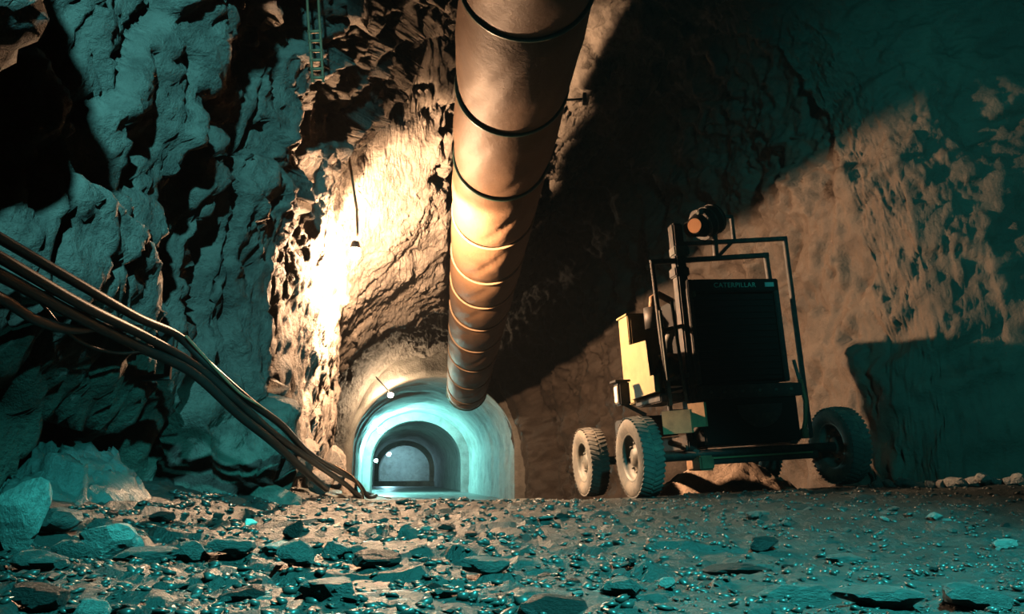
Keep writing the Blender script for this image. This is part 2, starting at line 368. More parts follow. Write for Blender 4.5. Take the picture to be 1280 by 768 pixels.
# ------------------------------------------------------------------ lined tunnel beyond
TAX = Vector((-.15, 1, 0))
def tunnel_c(y): return -2.68 + (y - 27) * -.15
TF = -.32
def arch_prof(hw, h, n=28, straight=.42):
    p = [(-hw, -.25)]; hs = h * straight
    for k in range(n + 1):
        t = math.pi * (1 - k / n); p.append((hw * math.cos(t), hs + (h - hs) * math.sin(t)))
    p.append((hw, -.25)); return p
def build_tunnel():
    pr = arch_prof(2.78, 4.15, 40); pts = []
    # resample for even relief
    dense = []
    for i in range(len(pr) - 1):
        k = 8 if i in (0, len(pr) - 2) else 1
        for j in range(k): dense.append((pr[i][0] + (pr[i + 1][0] - pr[i][0]) * j / k, pr[i][1] + (pr[i + 1][1] - pr[i][1]) * j / k))
    dense.append(pr[-1]); dense = np.array(dense)
    ys = np.concatenate([np.arange(26.9, 40, .15), np.arange(40, 84, .35)])
    Yg = np.repeat(ys[:, None], len(dense), 1)
    X = tunnel_c(Yg) + dense[None, :, 0]; Z = TF + np.repeat(dense[None, :, 1], len(ys), 0)
    Q = np.stack([X, Yg, Z], -1).reshape(-1, 3); rel = np.stack([X - tunnel_c(Yg), 0 * X, Z - 1.2], -1).reshape(-1, 3); rel /= np.linalg.norm(rel, axis=1, keepdims=True)
    # shuttered lifts: each pour a touch wider than the last
    lift = .05 * (np.floor((Q[:, 1] - 26.9) / 3.2) % 2)
    Q = Q + rel * (.10 * fbm(Q * .8, 4, 141) + .03 * fbm(Q * 4, 3, 151) + lift)[:, None]
    l = np.arange(len(Q)).reshape(Yg.shape)
    F = np.stack([l[:-1, :-1].ravel(), l[:-1, 1:].ravel(), l[1:, 1:].ravel(), l[1:, :-1].ravel()], -1)
    tag(mesh_obj('wall_tunnel', Q, F, M['lining'], smooth=True), 'arched concrete-lined tunnel wall beyond the cavern', kind='structure')
    mb = MB(); yy = [24 + i * 2 for i in range(31)]
    v = []; f = []
    for y in yy: v += [(tunnel_c(y) - 3.1, y, TF - .02), (tunnel_c(y) + 3.1, y, TF - .02), (tunnel_c(y) - 3.1, y, TF - .2), (tunnel_c(y) + 3.1, y, TF - .2)]
    for i in range(len(yy) - 1): a = i * 4; f += [(a, a + 1, a + 5, a + 4), (a + 2, a + 6, a + 7, a + 3)]
    mb.add(v, f); tag(mb.build('floor_tunnel', M['tunnel_floor']), 'flat wet floor of the lined tunnel', kind='structure')
    for i, (y, th, dp) in enumerate(((43, .42, .7), (77, .42, .9))):
        o_, i_ = arch_prof(2.95, 4.3), arch_prof(2.95 - th - .15, 4.3 - th - .15); n = len(o_); c = tunnel_c(y); mb = MB()
        v = [(c + a, y, TF + b) for a, b in o_] + [(c + a, y, TF + b) for a, b in i_] + [(c + a, y + dp, TF + b) for a, b in i_] + [(c + a, y + dp, TF + b) for a, b in o_]
        f = []
        for k in range(n - 1):
            for q in range(3): f.append((q * n + k, q * n + k + 1, (q + 1) * n + k + 1, (q + 1) * n + k))
        mb.add(v, f, False); tag(mb.build('trim_%d' % (i + 1), M['lining']), ('nearer', 'farther')[i] + ' pale concrete rib arching round the tunnel', kind='structure')
    n_ = 60; o_, i_ = arch_prof(3.7, 5.2, n_), arch_prof(2.70, 4.07, n_); n = len(o_); c = tunnel_c(26.6); V = []; rws = 7
    for q in range(rws):
        for k in range(n):
            f_ = q / (rws - 1); V.append((c + o_[k][0] * (1 - f_) + i_[k][0] * f_, 26.45 + .1 * f_, TF + o_[k][1] * (1 - f_) + i_[k][1] * f_))
    for k in range(n): V.append((c + i_[k][0], 27.2, TF + i_[k][1]))
    V = np.array(V); V[:, 1] += .12 * fbm(V * 1.3, 4, 171); V[:-n, 0] += .05 * fbm(V[:-n] * 3, 3, 181)
    l = np.arange(len(V)).reshape(rws + 1, n); F = np.stack([l[:-1, :-1].ravel(), l[:-1, 1:].ravel(), l[1:, 1:].ravel(), l[1:, :-1].ravel()], -1)
    tag(mesh_obj('trim_4', V, F, M['collar'], smooth=True), 'sprayed concrete collar round the tunnel mouth', kind='structure')
    mb = MB(); y = 83; c = tunnel_c(y); mb.box(c - 3.4, c + 3.4, y, y + .3, TF - .4, TF + 5); tag(mb.build('wall_far', M['lining']), 'flat end wall closing the far tunnel', kind='structure')
    mb = MB(); y = 76; c = tunnel_c(y); mb.box(c - 2.9, c + 2.9, y, y + .9, TF - .1, TF + .45, .05); tag(mb.build('trim_3', M['lining']), 'low pale sill across the far end of the tunnel', kind='structure')
build_tunnel()

def tunnel_lamp(loc, r, m, label, side):
    root = empty('tunnel_lamp', loc); tag(root, label, 'lamp', 'lamps along the tunnel')
    MB().lathe([(-.02, .02), (0, r * .9), (.05, r)] , axis='Z', n=16).build('cap', M['steel_dark'], root, (0, 0, r * .55))
    b = MB(); pr = [(r * math.sin(t), max(1e-4, r * math.cos(t))) for t in np.linspace(-math.pi / 2, math.pi / 2, 9)]
    b.lathe(pr, axis='Z', n=14).build('globe', m, root)
    MB().bar((0, 0, r * .7), side, .04).build('bracket', M['steel_dark'], root)
    for k in range(3):
        t = k * math.pi / 3 * 2
        MB().tube([(math.cos(t) * r * 1.15, math.sin(t) * r * 1.15, r * .6), (math.cos(t) * r * 1.2, math.sin(t) * r * 1.2, 0), (0, 0, -r * 1.25)], .008, 6).build('guard_wire', M['steel_dark'], root)
    return root
tunnel_lamp(at(476, 538, 40.3), .16, M['tunnel_glow'], 'glaring cool white bulkhead lamp low on the left tunnel wall', (-.85, 0, .25))
tunnel_lamp(at(488, 494, 26.2), .09, M['tunnel_glow_warm'], 'small warm white lamp high inside the tunnel mouth', (-.5, 0, .6))
tunnel_lamp(at(470, 576, 56.0), .13, M['tunnel_glow_dim'], 'distant cool lamp further down the left tunnel wall', (-.9, 0, .25))
tunnel_lamp(at(486, 568, 79.5), .2, M['tunnel_glow_blue'], 'added farthest lamp lighting the end wall of the tunnel', (-.2, 0, 1.6))  # extra lamp, put in only to brighten the end wall

# ------------------------------------------------------------------ ventilation duct
D_R = .65
def duct_c(y):
    x = .12 - .0835 * (y - 7.1); z = 5.0 - .0905 * (y - 7.1)
    return Vector((x, y, z))
HOOPS = [-3.6, -1.9, -.2, 1.55, 3.3, 5.05, 6.76, 8.52, 10.25, 12.05, 13.75, 15.2, 16.8, 18.7, 20.8, 23.1, 25.4]
def build_duct():
    root = empty('ventilation_duct', duct_c(25.4)); tag(root, 'long orange-brown fabric ventilation duct hanging under the cavern roof', 'duct')
    off = -root.location
    rs = random.Random(4)
    for k in range(len(HOOPS)):
        y0 = HOOPS[k]; y1 = HOOPS[k + 1] if k + 1 < len(HOOPS) else 26.5
        m_, n_ = 26, 64
        s = np.linspace(0, 1, m_)[:, None]; t = np.linspace(0, 2 * math.pi, n_, endpoint=False)[None, :]
        yy = y0 + (y1 - y0) * s + 0 * t
        sag = np.sin(np.pi * s)
        edge = np.minimum(s, 1 - s)
        und = np.maximum(0, -np.sin(t))
        P = np.stack([np.cos(t) * 6 + 0 * s, yy * 3.2, np.sin(t) * 6 + 0 * s], -1).reshape(-1, 3) * .35
        wr = fbm(P, 3, 300 + k).reshape(m_, n_)
        # folds gathered beside the hoops and a slack belly
        fold = .022 * np.sin(yy * 9 + 2.2 * np.cos(t + k)) * np.exp(-edge * 9) + .02 * sag
        rad = D_R * (1 + .035 * wr * sag + fold - .045 * np.exp(-edge * 11))
        ax = .12 - .0835 * (yy - 7.1); az = 5.0 - .0905 * (yy - 7.1)
        tw = .18 * np.sin(2.1 * yy + k)  # slanting creases
        crease = .034 * np.maximum(0, np.sin(5 * t + 3.5 * yy + k * 1.7)) ** 6 * und * sag
        rad = rad - crease
        X = ax + rad * np.cos(t); Z = az + rad * np.sin(t) - .03 * sag * und
        V = np.stack([X, yy, Z], -1).reshape(-1, 3) + np.array(off)
        l = np.arange(m_ * n_).reshape(m_, n_); l2 = np.roll(l, -1, 1)
        F = np.stack([l[:-1].ravel(), l2[:-1].ravel(), l2[1:].ravel(), l[1:].ravel()], -1)
        mesh_obj('fabric_sleeve', V, F, M['duct'], root, True)
        if True:
            c = duct_c(y0) + off
            ring = [c + Vector((math.cos(a), 0, math.sin(a))) * (D_R - .004) for a in np.linspace(0, 2 * math.pi, 49)]
            MB().tube(ring, .022, 8, False).build('hoop', M['hoop'] if y0 < 11 else M['hoop_tan'], root)
            if k % 2 == 0 and y0 < 24:
                MB().tube([c + Vector((0, 0, D_R)), c + Vector((rs.uniform(-.1, .1), 0, 3.6 - .035 * max(0, y0)))], .01, 6).build('hanger_wire', M['cable'], root)
    c = duct_c(26.5) + off
    MB().tube([c + Vector((math.cos(a), 0, math.sin(a))) * (D_R + .012) for a in np.linspace(0, 2 * math.pi, 49)], .022, 8, False).build('hoop', M['hoop'], root)
build_duct()

# ------------------------------------------------------------------ the hanging work lamp
def build_lamp():
    root = empty('hanging_lamp', LAMP); tag(root, 'dazzling work lamp hung on a pole beside the left rock wall', 'lamp')
    r = .075
    MB().lathe([(r * math.sin(t), max(1e-4, r * math.cos(t))) for t in np.linspace(-math.pi / 2, math.pi / 2, 11)], axis='Z', n=18).build('bulb', M['lamp_glow'], root)
    MB().lathe([(.20, .03), (.19, .05), (.12, .07), (.09, .075)], axis='Z', n=18).build('socket', M['steel_dark'], root)
    top = at(425, 120, 11.0) - LAMP
    MB().tube([(0, 0, .19), (.02, .03, .32), at(446, 262, 10.95) - LAMP, top, top + Vector((-.08, .15, .9))], .018, 8).build('pole', M['rust'], root)
    aim = Vector((.34, .89, -.30)).normalized()
    spot('flood_beam', LAMP + aim * .13, LAMP + aim * 3, FLOOD_POWER, WARM, 179, .15, .075)
build_lamp()

# ------------------------------------------------------------------ mining machine
def build_machine():
    root = empty('mining_machine', (2.755, 9.71, .24)); root.rotation_euler = (0, R(-3.5), R(12))
    tag(root, 'wheeled mining machine with black radiator, yellow cabinet and pipe frame', 'machine')
    S = M['steel_dark']
    # wheels
    def wheel(x, y, z=.475):
        Rw, W = .475, .27
        b = MB(); h = W / 2
        prof = [(-h * .80, .27), (-h, .33), (-h * 1.03, .38), (-h * .95, .435), (-h * .8, .46), (-h * .3, .468), (h * .3, .468), (h * .8, .46), (h * .95, .435), (h * 1.03, .38), (h, .33), (h * .80, .27)]
        b.lathe(prof, axis='X', n=48)
        for k in range(44):
            t = 2 * math.pi * k / 44
            for sd in (-1, 1):
                tt = t + (math.pi / 44 if sd > 0 else 0)
                p0 = Vector((sd * h * .95, .452 * math.cos(tt), .452 * math.sin(tt))); p1 = Vector((sd * .01, .466 * math.cos(tt + .09), .466 * math.sin(tt + .09)))
                b.bar(p0, p1, .036, .018, up=(0, math.cos(tt), math.sin(tt)))
        tire = b.build('tire', M['rubber'], root, (x, y, z))
        for sd in (-1, 1):
            rm = MB().lathe([(sd * h * .82, .285), (sd * h * .86, .262), (sd * h * .6, .25), (sd * h * .25, .22), (sd * h * .2, .12), (sd * h * .55, .10), (sd * h * .6, .001)], axis='X', n=32).build('rim', M['rim'], tire)
            for k in range(8):
                t = 2 * math.pi * k / 8
                MB().lathe([(sd * h * .2, .016), (sd * h * .42, .016), (sd * h * .45, .001)], (0, .165 * math.cos(t), .165 * math.sin(t)), 'X', 6).build('wheel_nut', M['rim'], tire)
    wheel(-1.28, 0); wheel(1.33, 0); wheel(-1.26, 1.95, .46); wheel(1.30, 1.95, .46)
    MB().tube([(-1.25, 0, .46), (1.3, 0, .46)], .06, 12).build('front_axle', S, root)
    MB().tube([(-1.25, 1.95, .46), (1.3, 1.95, .46)], .06, 12).build('rear_axle', S, root)
    for x in (-.62, .70): MB().box(x - .06, x + .06, -.05, 2.3, .52, .70, .015).build('chassis_rail', S, root)
    for y in (.35, 2.2): MB().box(-.62, .7, y, y + .1, .54, .68, .01).build('cross_member', S, root)
    MB().box(-.46, .95, -.14, -.02, .34, .43, .012).build('front_beam', S, root)
    MB().box(-.44, .86, -.16, -.145, .405, .425).build('beam_stripe', M['yellow'], root)
    MB().box(-.62, -.44, -.2, .2, .28, .45, .02).build('tow_bracket', M['rust'], root)
    # engine hood and radiator
    MB().box(-.5, .68, -.04, 1.7, 1.28, 2.42, .03).build('engine_hood', M['black'], root)
    MB().box(-.46, .64, -.09, -.03, 1.32, 2.38, .01).build('radiator_core', M['black'], root)
    for k in range(13):
        z = 1.38 + k * .078
        MB().bar((-.44, -.10, z), (.62, -.10, z), .018, .03).build('grille_slat', M['black'], root)
    for x in (-.49, .67): MB().box(x - .035, x + .035, -.13, 0, 1.28, 2.46, .01).build('radiator_side', S, root)
    MB().box(-.52, .70, -.14, .05, 2.40, 2.56, .012).build('radiator_header', M['black'], root)
    cu = bpy.data.curves.new('lettering', 'FONT'); cu.body = 'CATERPILLAR'; cu.size = .085; cu.extrude = .004; cu.align_x = 'LEFT'; cu.space_character = 1.08
    to = bpy.data.objects.new('lettering', cu); col.objects.link(to)
    bpy.context.view_layer.update()
    me = bpy.data.meshes.new_from_object(to.evaluated_get(bpy.context.evaluated_depsgraph_get())); bpy.data.objects.remove(to)
    wd = max(v.co.x for v in me.vertices) - min(v.co.x for v in me.vertices)
    for v in me.vertices: v.co.x *= .56 / wd
    me.materials.clear(); me.materials.append(M['letter'])
    lo = bpy.data.objects.new('lettering', me); col.objects.link(lo); lo.parent = root; lo.location = (-.18, -.146, 2.452); lo.rotation_euler = (math.pi / 2, 0, 0); lo['label'] = 'pale green raised maker lettering'
    MB().box(.51, .63, -.15, -.14, 2.455, 2.51).build('badge', M['badge'], root)
    MB().box(-.46, .80, -.06, .5, .55, 1.27, .02).build('lower_guard', M['black'], root)
    MB().box(-.52, .86, -.12, -.03, 1.10, 1.26, .015).build('bumper_plate', S, root)
    for x in (-.36, -.18, .05, .28, .5, .7): MB().lathe([(-.02, .001), (-.02, .022), (.01, .022)], (x, -.12, 1.18), 'Y', 6).build('bolt', M['rim'], root)
    # half-round belly plate
    MB().prism([(.28 + .3 * math.cos(t), 1.02 - .28 * math.sin(t)) for t in np.linspace(0, math.pi, 13)], 'Y', -.085, -.06).build('belly_plate', S, root)
    # frames of square pipe
    def bar(n, a, b, w_=.055, m=S): return MB().bar(a, b, w_).build(n, m, root)
    bar('frame_post', (1.02, .1, .6), (1.02, .1, 3.16)); bar('frame_rail', (-.50, .1, 3.07), (1.045, .1, 3.15))
    bar('frame_rail', (-.91, 0, 2.81), (.69, 0, 2.90), .06); bar('frame_post', (.66, 0, 2.90), (.67, 0, 2.45), .06)
    bar('frame_post', (-.89, 0, 2.84), (-.84, 0, .95), .05)
    MB().box(-.60, -.46, -.06, .1, .75, 3.30, .02).build('main_post', S, root)
    MB().box(-.63, -.44, -.08, .12, 2.62, 2.74, .015).build('post_collar', S, root); MB().box(-.62, -.42, -.1, .08, 2.88, 3.0, .015).build('post_collar', M['rim'], root)
    MB().box(-.47, -.42, -.14, -.08, 2.34, 2.56, .01).build('post_clamp', M['tan'], root)
    bar('ladder_rail', (-.84, -.03, 1.05), (-.86, -.03, 2.2), .04, M['rim'])
    for z in (1.35, 1.95): bar('ladder_rung', (-.86, -.03, z), (-.56, -.03, z + .06), .05, M['tan'] if z > 1.5 else M['rim'])
    bar('ladder_rail', (-.66, -.08, 1.1), (-.72, -.08, 2.3), .035, M['rim'])
    bar('rear_bracket', (.30, .1, 3.12), (.30, .1, 3.45), .045); bar('rear_bracket', (.31, .1, 3.44), (.14, .1, 3.43), .045)
    bar('light_bracket', (-.03, 0, 2.86), (-.01, 0, 3.25), .06); bar('light_brace', (0, .03, 2.88), (.26, .1, 3.10), .045)
    # flood lamp on top
    a, b = Vector((-.38, -.06, 3.21)), Vector((.10, .02, 3.42)); d = (b - a)
    fl = MB().tube([a, a + d * .12, a + d * .3, a + d * .5, a + d * .85, b], [.105, .115, .15, .19, .19, .10], 20).build('flood_light', M['black'], root)
    n = d.normalized()
    MB().tube([a - n * .006, a + n * .012], .095, 20).build('lens', M['amber'], fl)
    dl = Vector((-.74, -.62, -.12)).normalized(); dc = Vector((-.37, -.20, 3.22))
    MB().tube([dc - dl * .14, dc - dl * .06, dc], [.05, .09, .105], 20).build('signal_lamp', M['black'], root)
    MB().tube([dc - dl * .004, dc + dl * .012], .09, 20).build('signal_lens', M['amber'], root)
    for tpos in (.35, .55, .75): MB().tube([a + d * tpos, a + d * (tpos + .04)], .20, 20).build('cooling_fin', S, fl)
    MB().box(-.30, -.22, -.19, -.12, 3.38, 3.44, .01).build('switch_box', M['rim'], fl)
    # yellow cabinet and side shield
    cab = MB().box(-.98, -.50, .78, 1.12, 1.16, 2.31, .012).build('cabinet', M['yellow'], root)
    MB().box(-1.0, -.48, .76, 1.14, 2.30, 2.325, .005).build('cabinet_lid', M['yellow'], cab)
    MB().box(-.94, -.54, .765, .782, 1.22, 2.26, .004).build('cabinet_door', M['yellow'], cab)
    MB().bar((-.58, .755, 1.7), (-.58, .755, 1.8), .02).build('door_handle', S, cab)
    MB().prism([(.10, 1.86), (.78, 1.90), (.78, 1.2), (-.05, 1.22), (-.05, 1.42), (.06, 1.42)], 'X', -1.03, -.97).build('side_shield', M['yellow'], root)
    MB().box(-.96, -.60, -.02, .8, 1.10, 1.2, .015).build('shield_footing', S, root)
    # engine bits behind the ladder
    MB().tube([(-.66, .3, 1.3), (-.66, .3, 1.7)], .13, 18).build('air_filter', M['yellow'], root)
    MB().tube([(-.66, .3, 1.7), (-.66, .3, 1.85), (-.6, .3, 1.98), (-.45, .3, 2.0)], .06, 12).build('intake_pipe', M['rim'], root)
    MB().tube([(-.9, .12, 1.25), (-.92, .1, 1.45), (-.86, .1, 1.6), (-.72, .14, 1.68), (-.6, .2, 1.6)], .03, 10).build('hose', M['tan'], root)
    MB().tube([(-.78, .4, 2.05), (-.78, .4, 2.32)], .11, 16).build('exhaust_can', S, root)
    MB().tube([(-.78, .4, 2.3), (-.76, .4, 2.45), (-.68, .4, 2.5), (-.5, .4, 2.4)], .045, 10).build('exhaust_pipe', M['rust'], root)
    # side lamp
    hl = MB().box(-1.28, -1.13, .50, .68, 1.12, 1.42, .02).build('side_lamp', S, root)
    MB().box(-1.292, -1.27, .53, .65, 1.16, 1.36, .006).build('lens', M['lens'], hl); MB().box(-1.32, -1.12, .48, .70, 1.41, 1.435, .004).build('visor', S, hl)
    MB().bar((-1.18, .6, 1.14), (-.95, .5, .98), .05).build('lamp_arm', S, root)
    # side boxes
    def plan(poly, z0, z1):
        n = len(poly); return MB().add([(x, y, z0) for x, y in poly] + [(x, y, z1) for x, y in poly], [tuple(range(n)), tuple(range(n, 2 * n))] + [(i, (i + 1) % n, n + (i + 1) % n, n + i) for i in range(n)])
    plan([(-1.08, -.30), (-.83, -.52), (-.80, -.5), (-.80, -.28)], .71, .97).build('step_box', M['tan'], root)
    plan([(-.79, -.38), (-.66, -.53), (-.62, -.5), (-.62, -.36)], .77, 1.04).build('tool_plate', M['tan'], root)
    MB().bar((-.8, -.34, .80), (-.62, .02, .64), .07).build('step_arm', S, root); MB().bar((-.64, -.38, .82), (-.60, .02, .66), .06).build('step_arm', S, root)
    MB().box(-1.02, -.5, .55, 1.5, .72, .98, .02).build('fuel_tank', S, root)
    for x, z in ((-.9, .62), (-.75, .56), (-.6, .50)): MB().tube([(x, -.05, z), (x + .35, .3, z - .06)], .035, 10).build('hydraulic_ram', M['rim'], root)
    MB().tube([(.90, -.02, 1.3), (.93, -.04, 1.05), (.90, -.03, .8), (.84, -.02, .62)], .03, 8).build('hose', M['rust'], root)
    MB().tube([(.86, 0, 1.55), (.90, -.02, 1.25), (.94, -.02, .95)], .022, 8).build('hose', M['rim'], root)
    MB().box(.80, .88, -.1, -.02, .58, .70, .01).build('end_bracket', M['rust'], root)
    MB().bar((.7, .05, 1.2), (1.02, .1, 1.2), .07).build('side_arm', S, root); MB().bar((.7, .05, .62), (1.02, .1, .62), .07).build('side_arm', S, root)
    MB().bar((-.84, 0, .97), (-.5, 0, .97), .07).build('side_arm', S, root)
build_machine()

# ------------------------------------------------------------------ cables on the left
def spline(pts, n=14):
    pts = [Vector(p) for p in pts]; out = []
    for i in range(len(pts) - 1):
        p0 = pts[max(i - 1, 0)]; p1 = pts[i]; p2 = pts[i + 1]; p3 = pts[min(i + 2, len(pts) - 1)]
        for k in range(n):
            t = k / n
            out.append(.5 * ((2 * p1) + (p2 - p0) * t + (2 * p0 - 5 * p1 + 4 * p2 - p3) * t * t + (3 * p1 - p0 - 3 * p2 + p3) * t ** 3))
    out.append(pts[-1]); return out
CB = [
 ('thick_cable', 'topmost thick black cable of the bundle with a bright upper edge', .034, [(-60, 262, 4.0), (0, 298, 4.3), (100, 356, 5.0), (170, 396, 5.7), (222, 420, 6.3), (262, 458, 6.5), (312, 502, 6.85), (352, 532, 7.4), (385, 566, 8.5), (420, 588, 10.4), (446, 603, 12.3)]),
 ('thick_cable', 'black cable running just below the topmost one in the bundle', .036, [(-60, 292, 3.95), (0, 322, 4.25), (100, 380, 5.0), (180, 420, 5.8), (245, 458, 6.35), (300, 505, 6.75), (345, 545, 7.3), (392, 578, 8.8), (432, 606, 11.4)]),
 ('thick_cable', 'third black cable of the bundle dropping steeply past the pilaster', .040, [(-60, 318, 4.0), (0, 344, 4.3), (90, 392, 5.0), (170, 432, 5.8), (240, 466, 6.3), (300, 520, 6.75), (340, 552, 7.2), (380, 588, 8.4), (408, 612, 10.0)]),
 ('sagging_hose', 'black hose sagging low under the bundle and looping back up', .032, [(-50, 352, 4.0), (0, 372, 4.3), (45, 400, 4.7), (90, 412, 5.1), (135, 408, 5.5), (175, 412, 5.8)]),
 ('thin_cable', 'thin cable hanging in a slack loop beneath the hose', .011, [(10, 345, 4.4), (45, 372, 4.7), (80, 412, 5.1), (115, 434, 5.4), (155, 442, 5.7), (195, 436, 6.0), (225, 442, 6.4)]),
 ('thin_cable', 'pale thin cable twisted over the lower end of the bundle', .012, [(232, 420, 6.3), (270, 462, 6.5), (300, 492, 6.7), (330, 512, 7.0), (365, 545, 7.8), (395, 570, 9.0), (440, 596, 11.6)]),
 ('thin_cable', 'short frayed cable end poking out below the bundle', .012, [(215, 438, 6.3), (240, 455, 6.6), (262, 468, 6.8)]),
]
for nm, lb, r, pp in CB:
    cp = [at(*p) for p in pp]
    if lb.startswith(('topmost', 'black cable', 'pale')):   # the ends come down and trail along the floor into the tunnel
        e = cp[-1]; k_ = CB.index((nm, lb, r, pp)) * .07
        for dx, dy in ((.05, .7), (-.02 - k_, 1.8), (-.3 - k_, 3.4), (-.6 + k_, 5.5)): cp.append(Vector((e.x + dx, e.y + dy, gz(e.x + dx, e.y + dy) + r)))
    pts = spline(cp); o = MB().tube(pts, r, 10).build(nm, M['cable'] if 'pale' not in lb else M['rust']); tag(o, lb, 'cable', 'cables along the left wall')
# post carrying the cables
hb = empty('cable_hanger', at(212, 440, 6.25)); tag(hb, 'dark steel hanger holding the cable bundle to the left wall', 'hanger')
MB().bar((0, 0, -.22), (0, 0, .16), .05).build('upright', M['steel_dark'], hb); MB().bar((0, 0, -.2), (-.75, .1, -.22), .05).build('arm', M['steel_dark'], hb); MB().bar((0, 0, .14), (-.75, .1, .16), .05).build('arm', M['steel_dark'], hb)

# ------------------------------------------------------------------ short ladder hanging in the rock above the lamp
def build_ladder():
    y = 7.3; root = empty('hanging_ladder', at(398, 100, y)); tag(root, 'small rusty rung ladder dangling from the rock over the lamp', 'ladder')
    o = root.location
    for x0, x1 in ((385, 391), (399, 404)): MB().tube([at(x0 - 4, -60, y) - o, at(x0, 20, y) - o, at((x0 + x1) / 2, 60, y) - o, at(x1, 104, y) - o], .014, 8).build('rail', M['rust'], root)
    for k, py in enumerate((40, 52, 64, 76, 87, 98)):
        f = (py - 20) / 84
        MB().tube([at(385 + 6 * f - 2, py, y) - o, at(399 + 5 * f + 2, py - 1, y) - o], .018, 8).build('rung', M['rust'], root)
build_ladder()
# rock bolts with plates in the roof right of the duct
for (px, py, Y, lb) in ((722, 124, 11.6, 'steel rock bolt sticking out of the lit roof beside the duct'), (690, 52, 10.6, 'thin steel strap pinned to the roof high beside the duct')):
    r = empty('rock_bolt', at(px, py, Y)); tag(r, lb, 'bolt')
    MB().tube([(-.28, 0, -.02), (.12, .05, .03)], .018, 8).build('rod', M['cable'], r); MB().box(.08, .14, -.04, .10, -.06, .10, .008).build('plate', M['cable'], r)

# ------------------------------------------------------------------ rocks
def rock_mesh(seed, sub=3, rough=.06, planes=14):
    bm = bmesh.new(); bmesh.ops.create_icosphere(bm, subdivisions=sub, radius=1.0)
    rs = np.random.RandomState(seed)
    n = rs.normal(size=(planes, 3)); n /= np.linalg.norm(n, axis=1, keepdims=True); h = rs.uniform(.62, 1.0, planes)
    V = np.array([v.co[:] for v in bm.verts]); V /= np.linalg.norm(V, axis=1, keepdims=True)
    dp = V @ n.T; r = np.min(np.where(dp > .05, h / np.maximum(dp, .05), 9), axis=1); r = np.minimum(r, 1.35)
    r = r + rough * fbm(V * 2.2 + seed, 3, seed % 97)
    V = V * r[:, None]; V /= np.abs(V).max(0)
    for v, c in zip(bm.verts, V): v.co = c
    me = bpy.data.meshes.new('rock'); bm.to_mesh(me); bm.free()
    return me
def place_rock(name, seed, loc, size, m, label, cat='rock', group=None, sub=3, rot=(0, 0, 0), sink=.25, smooth=False):
    me = rock_mesh(seed, sub)
    me.materials.append(m)
    if smooth: me.polygons.foreach_set('use_smooth', [True] * len(me.polygons))
    o = bpy.data.objects.new(name, me); col.objects.link(o)
    o.scale = size; o.rotation_euler = rot
    o.location = (loc[0], loc[1], loc[2] + size[2] * (1 - 2 * sink))
    return tag(o, label, cat, group)
def px_rock(name, seed, px, base, wpx, hpx, m, label, depth=1.0, rot=(0, 0, 0), group=None, sub=3, sink=.15, cat='rock'):
    p = hit(px, base); zc = p.y
    hx = wpx * zc / FPX / 2; hz = hpx * zc / FPX / 2 / (1 - sink)
    p = p + Vector((0, hx * depth * .5, 0)); p.z = gz(p.x, p.y)
    return place_rock(name, seed, p, (hx, hx * depth, hz), m, label, cat, group, sub, rot, sink)
P_, D_, S_ = M['stone_pale'], M['stone_dark'], M['stone']
